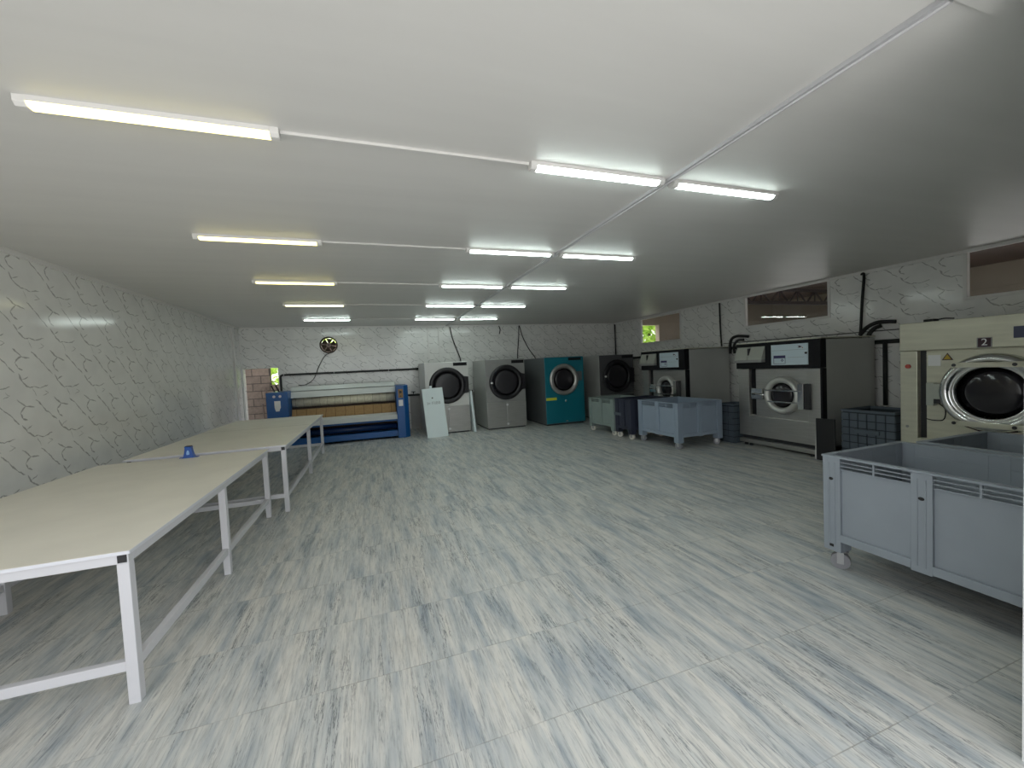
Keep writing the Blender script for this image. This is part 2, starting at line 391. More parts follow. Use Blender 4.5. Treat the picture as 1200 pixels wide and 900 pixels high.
struct(obj('wall_back', bm, 'marble_x'))
# right wall with three high windows
WIN = [(8.56, 10.20, 2.11, 2.82), (4.935, 6.62, 2.22, 2.86), (1.50, 3.194, 2.235, 2.86)]
TR = .07
bm = bmesh.new()
ys = [YF-T] + sorted([w for q in WIN for w in q[:2]]) + [YB]
for a, b in zip(ys, ys[1:]):
    w = [q for q in WIN if abs(q[0]-a) < 1e-6 and abs(q[1]-b) < 1e-6]
    if w: box(bm, XR, XR+TR, a, b, 0, w[0][2]); box(bm, XR, XR+TR, a, b, w[0][3], H)
    else: box(bm, XR, XR+TR, a, b, 0, H)
struct(obj('wall_right', bm, 'marble_r'))
for i, (a, b, z0, z1) in enumerate(WIN):
    r = bpy.data.objects.new('window_%d' % (i+1), None); C.objects.link(r); r.location = (XR, (a+b)/2, z0); struct(r)
    hw, hh = (b-a)/2, z1-z0
    mk('window_frame', 'trim', r, [(-.012, .06, -hw-.03, -hw+.014, -.03, hh), (-.012, .06, hw-.014, hw+.03, -.03, hh), (-.012, .06, -hw+.014, hw-.014, -.03, .014), (-.012, .06, -hw+.014, hw-.014, hh-.014, hh)], .004)
    mk('window_pane', 'glass', r, [(.02, .026, -hw+.012, hw-.012, .014, hh-.014)])
# front wall: solid right of the wide opening the photo is taken from
struct(mk('wall_front', 'plaster', None, [(2.29, XR, YF-T, YF, 0, H), (XL, 2.29, YF-T, YF, 2.80, H)]))
struct(mk('trim_1', 'jamb', None, [(2.262, 2.29, YF-T-.02, YF, 0, 2.80)]))
# cornices, corner strips, door lining, lower wall ledge
struct(mk('trim_2', 'trim', None, [(XL, XL+.03, YF, YB, H-.045, H)]))
struct(mk('trim_3', 'trim', None, [(XR-.03, XR, YF, YB, H-.045, H)]))
struct(mk('trim_4', 'trim', None, [(XL+.03, XR-.03, YB-.03, YB, H-.04, H)]))
struct(mk('trim_5', 'trim', None, [(XL, XL+.035, 11.0, 11.12, 0, H-.045)]))
struct(mk('trim_6', 'jamb', None, [(DX0-.025, DX0+.008, YB-.02, YB+.06, 0, DZ), (DX1-.01, DX1+.03, YB-.015, YB+T, 0, DZ)]))
struct(mk('trim_7', 'plaster', None, [(.95, 5.85, YB-.07, YB, 0, .88), (.95, 5.85, YB-.09, YB, .88, .92)]))
# boxed wall panels left of the dryer cables: thin joint strips
struct(mk('trim_8', 'trim', None, [(1.52, 1.56, YB-.02, YB, 1.9, H-.04), (1.83, 1.87, YB-.02, YB, 1.9, H-.04)]))
struct(mk('trim_9', 'ceiling', None, [(XL+.03, XR-.03, YF, .90, H-.022, H)]))
# outside ground
struct(mk('ground', 'concrete', None, [(-25, 30, -25, YF-T, -.3, -.02), (-25, 30, YB+T, 30, -.3, -.02), (-25, XL-T, YF-T, YB+T, -.3, -.02), (XR+T, 30, YF-T, YB+T, -.3, -.02)]))
# the hall behind the right wall, partly seen through the high windows
struct(mk('wall_hall_side', 'annex', None, [(15.0, 15.2, -3, 11.95, 1.3, 3.62)]))  # unseen lower part left open to let daylight into the hall
struct(mk('wall_hall_front_added', 'annex', None, [(XR+T, 15.2, -3.2, -3, 1.3, 3.62)]))  # unseen end wall, added to cut the daylight in the hall
struct(mk('wall_hall_back', 'annex', None, [(XR+T, 8.86, 11.75, 11.95, 0, 3.62), (9.58, 15, 11.75, 11.95, 0, 3.62), (8.86, 9.58, 11.75, 11.95, 0, 1.9), (8.86, 9.58, 11.75, 11.95, 2.82, 3.62)]))
struct(mk('roof', 'planks', None, [(XR, 15.2, -3.2, 12, 3.62, 3.72)]))
r = thing('roof_truss', 'dark lattice roof truss seen through the middle high window on the right wall', 'truss', (11.4, 9, 3.1))
mk('bottom_chord', 'truss', r, [(-3.5, 3.6, -.05, .05, 0, .1)]); mk('top_chord', 'truss', r, [(-3.5, 3.6, -.05, .05, .40, .48)])
bm = bmesh.new()
x = -3.4
k = 0
while x < 3.4:
    cyl(bm, (x, 0, .05 if k % 2 else .44), (x+.38, 0, .44 if k % 2 else .05), .025, 6)
    if k % 2: cyl(bm, (x+.38, 0, .05), (x+.38, 0, .44), .02, 6)
    x += .38; k += 1
obj('web', bm, 'truss', r)
# beyond the doorway: stone wall and greenery
struct(mk('wall_yard', 'stone', None, [(-5.2, -2.72, 12.9, 13.1, -.1, 3.2), (-2.72, -2.40, 12.9, 13.1, -.1, 1.42), (-2.40, 0.6, 12.9, 13.1, -.1, 2.55)]))  # right stretch added to cut the doorway reflection and daylight behind the fan
def tree(name, label, loc, rad, zc, n, leaf=.09):
    r = thing(name, label, 'tree', loc)
    bm = bmesh.new(); tube(bm, curve([(0, 0, -.02), (.05, .03, zc*.5), (0, 0, zc)]), .06, 8)
    for k in range(7):
        a = k*2.4; tube(bm, [(0, 0, zc*.6), (rad*.6*math.cos(a), rad*.6*math.sin(a), zc + rad*.4*math.sin(k))], .02, 6)
    obj('trunk', bm, 'bark', r)
    bm = bmesh.new()
    for k in range(n):
        while True:
            p = Vector((random.uniform(-1, 1), random.uniform(-1, 1), random.uniform(-1, 1)))
            if p.length < 1: break
        p = Vector((p.x*rad, p.y*rad, zc + p.z*rad)); d = Vector((random.gauss(0, 1), random.gauss(0, 1), random.gauss(0, .6))).normalized()
        u, w = frame_of(d); s = leaf*random.uniform(.6, 1.3)
        bm.faces.new([bm.verts.new(p + q) for q in (d*s, u*s*.4, -d*s, -u*s*.4)])
    obj('foliage', bm, 'leaf', r)
tree('leafy_tree', 'bright green tree over the stone wall, seen through the doorway beside the blue ironer', (-2.2, 14.6, 0), 1.5, 2.0, 2400, .15)
tree('leafy_tree', 'yellow-green tree seen through the farthest high window on the right', (12.0, 15.4, 0), 1.8, 3.1, 3600, .19)
for k, (x0, z1, x1) in enumerate([(-2.82, 1.35, -2.62), (-2.93, .9, -2.78)]):
    bm = bmesh.new(); tube(bm, [(x1, 12.45, -.02), (x0, 12.85, z1)], .022, 8)
    tag(obj('metal_bar', bm, 'rust'), ['longer rusty bar leaning on the stone wall outside the doorway', 'shorter rusty bar leaning low on the stone wall outside, at the left door jamb'][k], 'bar', 'bars leaning outside the doorway')

# ------------------------------------------------------------------ ceiling lights and conduits
ROWS = [2.41, 4.25, 6.07, 7.95, 10.0]
COLS = [(-1.40, -.38), (1.01, 2.035), (2.10, 3.14)]
WHERE = ['row nearest the entrance', 'second row from the entrance', 'middle row of five', 'second row from the back wall', 'row closest to the back wall']
SIDE = ['leftmost', 'just left of long conduit', 'just right of long conduit']
def lamp(kind):
    r = thing('tube_light', 'x', 'light', group='ceiling tube lights')
    bm = bmesh.new(); prism(bm, [(-.037, 0), (.037, 0), (.036, -.024), (-.036, -.024)], 0, -.465, .465); obj('housing', bm, 'trim', r)
    bm = bmesh.new(); prism(bm, [(-.034, -.0245), (.034, -.0245), (.031, -.034), (.016, -.043), (-.016, -.043), (-.031, -.034)], 0, -.464, .464); obj('diffuser', bm, kind, r)
    for s in (-1, 1):
        bm = bmesh.new(); prism(bm, [(-.036, 0), (.036, 0), (.034, -.03), (.018, -.045), (-.018, -.045), (-.034, -.03)], 0, s*.465, s*.508); obj('end_cap', bm, 'trim', r, .002)
    return r
protos = {}
for i, y in enumerate(ROWS):
    for j, (a, b) in enumerate(COLS):
        kind = 'cool' if j or i == 4 else ('warm2' if i == 3 else 'warm')
        tone = {'cool': 'cool white', 'warm': 'warm yellow', 'warm2': 'soft warm white'}[kind]
        label = '%s tube light %s, %s' % (tone, SIDE[j], WHERE[i])
        loc = ((a+b)/2, y, H)
        if kind not in protos:
            protos[kind] = lamp(kind); protos[kind].location = loc; protos[kind]['label'] = label
        else: dup(protos[kind], loc, 0, label)
    bm = bmesh.new(); box(bm, COLS[0][1], COLS[1][0], y-.009, y+.009, H-.016, H)
    tag(obj('cable_duct', bm, 'ceiling', None, .002), 'white ceiling cable duct between two tube lights, %s' % WHERE[i], 'cable duct', 'cross ducts between the tube lights')
bm = bmesh.new()
box(bm, 2.052, 2.068, .91, YB-.035, H-.022, H-.001)
for k, dx in enumerate((-.012, .0, .012)): tube(bm, [(2.082+dx*.9, .91, H-.013-.004*(k % 2)), (2.082+dx*.9, YB-.04, H-.013-.004*(k % 2))], .0075, 8)
tag(obj('long_conduit', bm, 'conduit'), 'long grey conduit running along the whole ceiling from entrance to back wall', 'conduit')

# ------------------------------------------------------------------ tables
def table(name, label, x0, x1, y0, y1, zt, legs_y, overhang, seam=None):
    r = thing(name, label, 'table', ((x0+x1)/2, (y0+y1)/2, 0)); cx, cy = (x0+x1)/2, (y0+y1)/2
    X0, X1, Y0, Y1 = x0-cx, x1-cx, y0-cy, y1-cy; t = .05
    o = mk('tabletop', ['board'], r, [(X0-overhang, X1+.012, Y0-.012, Y1+.012, zt-.016, zt)], .002)
    mk('edge_band', 'board_edge', r, [(X0-overhang-.002, X1+.014, Y0-.015, Y0-.0125, zt-.017, zt-.001), (X1+.0125, X1+.015, Y0-.015, Y1+.012, zt-.017, zt-.001)])
    if seam: mk('top_seam', 'seam', r, [(X0-overhang, X1, seam-cy-.003, seam-cy+.003, zt-.002, zt+.0006)])
    zf = zt-.017
    mk('apron', 'white_metal', r, [(X0, X1, Y0, Y0+t, zf-t, zf), (X0, X1, Y1-t, Y1, zf-t, zf), (X0, X0+t, Y0+t, Y1-t, zf-t, zf), (X1-t, X1, Y0+t, Y1-t, zf-t, zf)] +
       [(X0+t, X1-t, y-cy-t/2, y-cy+t/2, zf-t, zf) for y in legs_y[1:-1]], .003)
    for y in legs_y:
        for x in (X0, X1-t):
            ya = min(max(y-cy-t/2, Y0), Y1-t)
            mk('leg', 'white_metal', r, [(x, x+t, ya, ya+t, 0, zf-t)], .003)
    z0 = .17
    mk('stretcher', 'white_metal', r, [(X1-t+.006, X1-.006, Y0+t, Y1-t, z0, z0+t)] , .003)
    mk('stretcher', 'white_metal', r, [(X0+.006, X0+t-.006, Y0+t, Y1-t, z0, z0+t)], .003)
    for y in (Y0, Y1-t): mk('stretcher', 'white_metal', r, [(X0+t, X1-t, y+.006, y+t-.006, z0, z0+t)], .003)
    for x in (X0, X1-t): mk('tube_plug', 'black_plastic', r, [(x+.006, x+t-.006, Y0-.002, Y0+.002, zf-t+.006, zf-.006)])
    return r
table('work_table', 'large white-framed work table nearest the camera, with cream top', -2.62, -1.20, 2.50, 5.32, .785, [2.52, 3.90, 5.32], .12)
table('work_table', 'farther white-framed work table with cream top, ending at the blue ironer', -2.54, -1.03, 5.40, 9.15, .805, [5.42, 7.37, 9.15], .02, 7.45)
# a small blue tool standing on the nearer table by the join
r = thing('tape_dispenser', 'small blue plastic tool standing where the two work tables meet', 'tool', (-1.93, 5.27, .785))
bm = bmesh.new()
lv = [(.060, .035, 0), (.052, .032, .006), (.045, .030, .02), (.036, .027, .06), (.030, .024, .105), (.033, .026, .12)]
rings = [[bm.verts.new((sx*a, sy*b, z)) for sx, sy in ((-1, -1), (1, -1), (1, 1), (-1, 1))] for a, b, z in lv]
for p, q in zip(rings, rings[1:]):
    for k in range(4): bm.faces.new((p[k], p[(k+1) % 4], q[(k+1) % 4], q[k]))
bm.faces.new(rings[0][::-1]); bm.faces.new(rings[-1])
obj('body', bm, 'bluetool', r, .003)
bm = bmesh.new(); prism(bm, [(-.012, .035), (.012, .035), (.014, .055), (.005, .082), (-.005, .082), (-.014, .055)], 1, -.037, -.025); obj('light_patch', bm, 'tool_light', r, .002)
mk('foot', 'bluetool', r, [(-.085, .085, -.02, .02, 0, .008)], .002)
mk('cap', 'dark', r, [(-.028, .028, -.022, .022, .12, .128)], .002)

# ------------------------------------------------------------------ flatwork ironer
r = thing('flatwork_ironer', 'blue roller ironer with padded cream roller against the back wall', 'ironer', (-.725, 10.16, 0))
def rel(q, c=(-.725, 10.16)): return (q[0]-c[0], q[1]-c[0], q[2]-c[1], q[3]-c[1], q[4], q[5])
lt = mk('left_tower', 'blue', r, [rel((-2.25, -1.82, 10.16, 11.15, .0, 1.28))], .012)
for x in (-2.09, -1.97):
    bm = bmesh.new(); cyl(bm, (x+.725, -.012, 1.19), (x+.725, .01, 1.19), .028, 18); obj('gauge', bm, 'zinc', lt)
bm = bmesh.new(); prism(bm, [(-.06, .03), (.06, .03), (.06, -.12), (.04, -.16), (.03, -.2), (-.04, -.2), (-.06, -.12)], 1, -.003, 0)
for v in bm.verts: v.co.x += -1.305; v.co.z += 1.06
obj('sticker', bm, 'white', lt)
bm = bmesh.new(); prism(bm, [(.51, 0.0), (.70, 0.0), (.80, .10), (.80, .95), (.51, .95)], 2, 0, 1.28)
for v in bm.verts: v.co.x += .725
rt = obj('right_tower', bm, 'blue', r, .01)
mk('control_plate', 'belt', rt, [rel((.56, .67, 10.152, 10.16, .98, 1.19))], .002)
bm = bmesh.new(); cyl(bm, (1.34, -.016, 1.12), (1.34, -.008, 1.12), .03, 18); obj('gauge', bm, 'dark', rt)
bm = bmesh.new(); cyl(bm, (1.34, -.018, 1.02), (1.34, -.008, 1.02), .014, 12); obj('button', bm, 'dark', rt)
mk('sticker', 'white', rt, [rel((.56, .66, 10.156, 10.16, .78, .93))])
bm = bmesh.new(); prism(bm, [(.40, 1.275), (.47, 1.37), (.95, 1.37), (.95, 1.275)], 0, -1.095, 1.235); obj('hood', bm, 'hood', r, .006)
bm = bmesh.new(); prism(bm, [(.33, 1.115), (.39, 1.258), (.80, 1.258), (.80, 1.115)], 0, -1.095, 1.235); obj('hood_panel', bm, 'hood', r, .005)
bm = bmesh.new(); cyl(bm, (-1.08, .45, .995), (1.22, .45, .995), .105, 40); obj('roller', bm, 'roller', r)
for xa in (-1.095, 1.22):
    bm = bmesh.new(); cyl(bm, (xa, .45, .995), (xa+.015, .45, .995), .06, 20); obj('roller_axle', bm, 'dark', r)
mk('inner_body', 'darkbrown', r, [(-1.095, 1.235, .62, .8, .1, 1.1), (-1.095, 1.235, .42, .62, .1, .888)])
bm = bmesh.new(); prism(bm, [(.22, .66), (.30, .845), (.34, .845), (.34, .62), (.22, .62)], 0, -1.08, 1.22); obj('feed_belts', bm, 'belt', r, .004)
bm = bmesh.new(); prism(bm, [(.02, .47), (.0, .585), (.22, .625), (.26, .625), (.26, .47)], 0, -1.095, 1.235); obj('feed_table', bm, 'hood', r, .005)
mk('front_panel', 'blue', r, [(-1.095, 1.235, .06, .42, .425, .465)], .005)
bm = bmesh.new(); cyl(bm, (-1.09, .22, .29), (1.23, .22, .29), .07, 24); obj('return_roller', bm, 'blue_dark', r)
mk('kick_panel', 'blue', r, [(-1.095, 1.235, .06, .30, .05, .19)], .006)
mk('back_cover', 'blue_dark', r, [(-1.095, 1.235, .8, .95, .0, 1.36)])
for dx in (-.02, .07):
    bm = bmesh.new(); tube(bm, [(-1.40+dx, .4, 1.27), (-1.47+dx, .42, 1.43)], .016, 8); obj('lever', bm, 'rubber', lt)

# ------------------------------------------------------------------ dryers
def dryer(name, label, cx, y, w, h, d, ms, kind):
    r = thing(name, label, 'dryer', (cx, y, 0), 0, 'tumble dryers along the back wall'); hw = w/2
    zs = .70
    cab = mk('cabinet', ms[1], r, [(-hw, hw, .02, d, .03, h)], .012)
    mk('plinth', 'dark', r, [(-hw+.03, hw-.03, .05, d-.05, 0, .03)])
    if kind == 'teal':
        mk('front_panel', ms[0], r, [(-hw, hw, 0, .022, .05, h-.005)], .008)
        bm = bmesh.new(); lathe(bm, [(.42, 0), (.42, -.03), (.40, -.055), (.36, -.06), (.33, -.045), (.30, -.03), (.30, 0)], -.03, 1.2); door = obj('door_ring', bm, 'steel', r)
        bm = bmesh.new(); lathe(bm, [(.302, -.012), (.22, -.03), (.1, -.045), (.02, -.048)], -.03, 1.2, 40, False); obj('door_glass', bm, 'smoked', door)
        mk('hinge', 'teal_side', r, [(.36, .50, -.03, 0, 1.15, 1.40)], .01)
        mk('display', 'black', r, [(.12, .50, -.006, 0, 1.70, 1.775)], .002)
        mk('sticker', 'yellow', r, [(-hw+.01, -hw+.31, -.003, 0, .665, .735)])['label'] = 'yellow warning sticker'
        mk('lock', 'chrome', r, [(-.01, .03, -.008, 0, .60, .66), (-.01, .05, -.008, 0, .08, .11)], .003)
        return r
    mk('upper_panel', ms[0], r, [(-hw, hw, 0, .022, zs, h-.005)], .008)
    xs = -.01
    for a, b in ((-hw, xs-.004), (xs+.004, hw)): mk('lower_panel', ms[2], r, [(a, b, .002, .022, .05, zs-.008)], .006)
    R = .455; z0 = 1.21; x0 = -.0
    bm = bmesh.new(); lathe(bm, [(R, 0), (R, -.035), (R-.02, -.055), (R-.07, -.06), (R-.10, -.045), (R-.115, -.03), (R-.115, 0)], x0, z0); door = obj('door_ring', bm, 'door_black', r)
    bm = bmesh.new(); lathe(bm, [(R-.113, -.015), (R-.18, -.03), (.12, -.035), (.02, -.036)], x0, z0, 40, False); obj('door_glass', bm, 'smoked_matt', door)
    # hinge wing from the ring to the right edge, with concave shoulders
    pts = [(R*.80*math.cos(a), R*.80*math.sin(a)) for a in (-.9, -.45, 0, .45, .9)]
    top = [(R*.93*math.cos(.80), R*.98*math.sin(.80)), (.38, .265), (.43, .215), (hw-.005, .20)]
    poly = [(x, -z) for x, z in top] ; poly = poly + [(hw-.005, .20)] + [(x, z) for x, z in top[::-1][1:]] + [(R*.75, .2), (R*.75, -.2)]
    bm = bmesh.new(); prism(bm, poly, 1, -.032, -.001)
    for v in bm.verts: v.co.z += z0
    obj('hinge', bm, 'door_black', door, .004)
    mk('display', 'black', r, [(.17, hw-.025, -.006, 0, 1.695, 1.775)], .002)
    for z in (.62, .12):
        bm = bmesh.new(); cyl(bm, (xs+.02, -.006, z), (xs+.02, .002, z), .03, 14); obj('knob', bm, 'white', r)
    if kind != 'first':
        bm = bmesh.new(); cyl(bm, (-R+.05, -.075, z0), (-R+.05, -.05, z0), .028, 14); obj('door_handle', bm, 'white', door)
    return r
dryer('tumble_dryer', 'white-topped tumble dryer with a white panel leaning on it', 1.755, 10.1, 1.09, 1.80, 1.35, ('grey_white', 'grey_white', 'steel'), 'first')
dryer('tumble_dryer', 'grey steel tumble dryer between the white-topped and the teal dryer', 3.27, 10.0, 1.07, 1.81, 1.35, ('dgrey', 'steel_side', 'steel'), 'grey')
dryer('tumble_dryer', 'teal tumble dryer with a steel door ring and yellow sticker', 4.82, 9.7, 1.14, 1.80, 1.6, ('teal', 'teal_side', 'teal'), 'teal')
dryer('tumble_dryer', 'dark grey tumble dryer in the far corner behind the grey bin', 6.44, 9.7, 1.10, 1.80, 1.5, ('anthracite', 'steel_side', 'anthracite'), 'dark')
# panels leaning at the first dryer
def slab(name, mname, parent, w, t, h): return mk(name, mname, parent, [(-w/2, w/2, 0, t, 0, h)], .004)
r = thing('white_panel', 'tall white sheet metal panel leaning on the front of the first dryer', 'panel', (1.40, 9.70, 0)); r.rotation_euler = (-.205, -.045, 0)
slab('sheet', 'panel_white', r, .50, .02, 1.20)
mk('tab', 'panel_white', r, [(-.06, .0, .004, .016, 1.20, 1.26)], .003)
bm = bmesh.new(); cyl(bm, (-.02, -.003, .96), (-.02, .001, .96), .018, 14); obj('hole', bm, 'dark', r)
text_mesh('faint_writing', 'I= FIIBB', .10, 'print_grey', r, (0, -.0005, .83), (math.pi/2, 0, 0), .0008)
r = thing('white_panel', 'narrow white panel standing edge-on at the right side of the first dryer', 'panel', (2.38, 9.93, 0)); r.rotation_euler = (-.10, -.045, 0)
mk('sheet', 'panel_white', r, [(-.025, .025, 0, .30, 0, 1.06)], .004)

# ------------------------------------------------------------------ washers
def washer(label, y):
    r = thing('washer_extractor', label, 'washing machine', (6.30, y, 0), -math.pi/2, 'steel washer extractors')
    hw = .725; d = 1.22
    mk('cabinet', 'steel_side', r, [(-hw+.01, hw-.006, .10, d, .16, 1.79)], .01)
    fr = mk('front_frame', 'steel', r, [(-hw, -.51, 0, .10, .18, 1.36), (.515, hw-.03, 0, .10, .53, 1.36), (-.51, .515, 0, .10, .18, .53), (.515, hw-.07, 0, .10, .18, .53)], .006)
    mk('edge_strip', 'black', r, [(hw-.028, hw, .004, .10, .18, 1.36)])
    mk('recess_panel', 'steel', r, [(-.51, .515, .07, .10, .53, 1.36)])
    mk('recess_painted_shade', 'black', r, [(-.51, -.43, .066, .07, .55, 1.36)])  # black strip stands in for shade along the left edge of the recess
    fa = mk('fascia', 'black', r, [(-hw-.015, hw, -.03, .10, 1.365, 1.805)], .006)
    mk('top_trim', 'champagne', r, [(-hw, hw, -.015, d, 1.805, 1.82)])
    # detergent hopper with two sloping lids
    bm = bmesh.new()
    for a, b in ((-.695, -.435), (-.425, -.16)): prism(bm, [(-.03, 1.52), (-.115, 1.52), (-.115, 1.56), (-.045, 1.745), (-.03, 1.745)], 0, a, b)
    hp = obj('hopper', bm, 'hopper', r, .005)
    mk('hopper_base', 'dgrey', hp, [(-.695, -.16, -.12, -.03, 1.475, 1.518)], .004)
    mk('hopper_tab', 'dark', hp, [(-.445, -.415, -.10, -.045, 1.60, 1.72)])
    cp = mk('control_panel', 'cpanel', r, [(-.045, .555, -.045, -.03, 1.42, 1.75)], .004)
    mk('panel_line', 'print_grey', cp, [(-.03, .545, -.0462, -.045, 1.655, 1.659), (.24, .50, -.0462, -.045, 1.538, 1.542)])
    mk('display_header', 'purple', cp, [(0, .20, -.047, -.045, 1.53, 1.575)])
    mk('display_frame', 'purple', cp, [(0, .006, -.047, -.045, 1.44, 1.53), (.194, .2, -.047, -.045, 1.44, 1.53), (.006, .194, -.047, -.045, 1.44, 1.446)])
    mk('display_keys', 'purple', cp, [(.14, .155, -.0475, -.045, 1.475, 1.49), (.125, .14, -.0475, -.045, 1.49, 1.505), (.155, .17, -.0475, -.045, 1.49, 1.505), (.14, .155, -.0475, -.045, 1.505, 1.52)])
    bm = bmesh.new(); prism(bm, [(.395, 1.715), (.43, 1.715), (.47, 1.70), (.43, 1.685), (.395, 1.685), (.425, 1.70)], 1, -.047, -.045); obj('logo', bm, 'badge', cp)
    bm = bmesh.new(); cyl(bm, (.475, -.047, 1.683), (.475, -.045, 1.683), .008, 10); obj('logo_dot', bm, 'red', cp)
    bm = bmesh.new(); cyl(bm, (.53, -.06, 1.60), (.53, -.045, 1.60), .016, 14); obj('key_switch', bm, 'dark', cp)
    cx, cz = .09, .925
    bm = bmesh.new(); lathe(bm, [(.305, .07), (.305, .0), (.29, -.035), (.26, -.05), (.225, -.035), (.205, .0), (.205, .07)], cx, cz); door = obj('door_ring', bm, 'ring', r)
    bm = bmesh.new(); lathe(bm, [(.206, .02), (.15, -.005), (.07, -.02), (.01, -.024)], cx, cz, 40, False); obj('door_glass', bm, 'smoked', door)
    mk('guard_bar', 'chrome', door, [(cx-.24, cx+.36, -.075, -.06, cz+.07, cz+.09)], .004)
    mk('guard_bar', 'chrome', door, [(cx-.20, cx+.36, -.075, -.06, cz-.115, cz-.095)], .004)
    mk('hinge_plate', 'chrome', door, [(cx+.31, cx+.40, -.07, -.03, cz-.20, cz+.20)], .006)
    mk('hinge', 'dark', r, [(cx+.40, cx+.475, -.04, .07, cz-.2, cz+.2)], .006)
    mk('latch_plate', 'chrome', r, [(-.47, -.25, -.01, .07, cz-.09, cz+.10)], .006)
    bm = bmesh.new(); cyl(bm, (-.42, -.045, cz+.0), (-.17, -.06, cz+.0), .013, 12); cyl(bm, (-.42, -.05, cz), (-.42, .0, cz), .02, 12); obj('latch_handle', bm, 'chrome', r)
    mk('base', 'dark', r, [(-hw+.03, hw-.06, .05, d-.05, .12, .18)])
    for ya, yb in ((-.03, .12), (d-.2, d-.05)): mk('skid', 'steel', r, [(-hw+.02, hw-.02, ya, yb, .05, .12)], .006)
    for x in (-.62, -.52, .55, .64):
        for yy in (.04, d-.12):
            bm = bmesh.new(); cyl(bm, (x, yy, 0), (x, yy, .05), .03, 12); obj('foot', bm, 'dark', r)
    return r
wb = washer('steel washer with black fascia facing the open floor, nearest the big machine numbered 2', 4.895)
dup(wb, (6.30, 7.65, 0), -math.pi/2, 'steel washer with black fascia standing behind the blue-grey bin')
# the large machine with the number 2
r = thing('large_washer', 'large champagne steel washer with the number 2 above its porthole', 'washing machine', (6.30, 2.40, 0), -math.pi/2)
hw, d = .83, 1.28
mk('cabinet', 'champagne', r, [(-hw+.004, hw-.004, .09, d, .02, 1.895)], .01)
mk('front_frame', 'champagne', r, [(-hw, -.66, 0, .09, .02, 1.555), (.66, hw, 0, .09, .02, 1.555), (-.66, .66, 0, .09, .02, .47)], .006)
mk('sill', 'champagne', r, [(-.66, .66, -.02, .09, .455, .49)], .006)
fp = mk('fascia', 'champagne', r, [(-hw, hw, -.012, .09, 1.56, 1.90)], .008)
mk('recess_panel', 'champagne', r, [(-.60, .66, .06, .09, .49, 1.555)])
mk('recess_gap', 'dark', r, [(-.66, -.60, .07, .09, .49, 1.555)])
pl = mk('number_plate', 'badge', fp, [(-.13, -.03, -.017, -.012, 1.572, 1.668)], .002)
mk('plate_frame', 'dgrey', pl, [(-.138, -.13, -.018, -.012, 1.565, 1.675), (-.03, -.022, -.018, -.012, 1.565, 1.675), (-.13, -.03, -.018, -.012, 1.668, 1.675), (-.13, -.03, -.018, -.012, 1.565, 1.572)])
text_mesh('number', '2', .105, 'white', pl, (-.08, -.0175, 1.62), (math.pi/2, 0, 0), .001)
mk('label_plate', 'purple_lab', fp, [(.13, .34, -.016, -.012, 1.65, 1.77)], .002)
cx, cz = -.03, 1.07
bm = bmesh.new(); lathe(bm, [(.43, .06), (.43, .0), (.41, -.05), (.37, -.065), (.335, -.05), (.32, -.03), (.30, -.045), (.28, -.03), (.275, .06)], cx, cz, 56); door = obj('door_ring', bm, 'chrome', r)
bm = bmesh.new(); lathe(bm, [(.277, .03), (.2, .005), (.1, -.012), (.01, -.016)], cx, cz, 40, False); obj('door_glass', bm, 'smoked', door)
for z in (.31, -.345):
    b_ = mk('door_bar', 'champagne', door, [(cx-.34, cx+.40, -.095, -.065, cz+z-.028, cz+z+.028)], .004)
    for x in (-.26, .20):
        bm = bmesh.new(); cyl(bm, (cx+x, -.102, cz+z), (cx+x, -.09, cz+z), .018, 14); obj('bolt', bm, 'dark', b_)
lp = mk('latch_plate', 'hopper', r, [(-.57, -.50, -.02, .06, .90, 1.17), (-.50, -.40, -.03, .06, .98, 1.16)], .005)
mk('latch_gap', 'dark', lp, [(-.50, -.42, -.02, .06, .93, .98)])
bm = bmesh.new(); tube(bm, curve([(-.46, .0, .93), (-.40, -.01, .86), (-.42, .0, .74), (-.52, .02, .72), (-.60, .04, .73)]), .006, 8); obj('cable', bm, 'rubber', lp)
bm = bmesh.new(); tube(bm, curve([(-.25, .03, .68), (-.05, -.01, .635), (.15, .03, .67)]), .007, 8); obj('drain_hose', bm, 'badge', door)
mk('label_sheet', 'white', r, [(-.585, -.47, .056, .06, 1.37, 1.50)])
bm = bmesh.new(); prism(bm, [(-.46, 1.435), (-.36, 1.435), (-.41, 1.52)], 1, .055, .06); wt = obj('warning_triangle', bm, 'badge', r)
bm = bmesh.new(); prism(bm, [(-.443, 1.446), (-.377, 1.446), (-.41, 1.502)], 1, .053, .055); obj('triangle_face', bm, 'tri', wt)
bm = bmesh.new(); cyl(bm, (-.745, -.02, 1.37), (-.745, 0, 1.37), .026, 18); obj('red_button', bm, 'red', r)
bm = bmesh.new(); cyl(bm, (-.76, -.004, .62), (-.76, 0, .62), .016, 12); obj('screw_cover', bm, 'dgrey', r)
r = thing('cable_gland', 'small black cable clip lying on top of the large numbered washer', 'clip', (6.45, 3.00, 1.90))
mk('block', 'rubber', r, [(-.05, .05, -.05, .05, 0, .035)], .006)
bm = bmesh.new(); tube(bm, curve([(0, -.05, .02), (.01, -.12, .03), (.02, -.2, .02)]), .008, 8); obj('tail', bm, 'rubber', r)

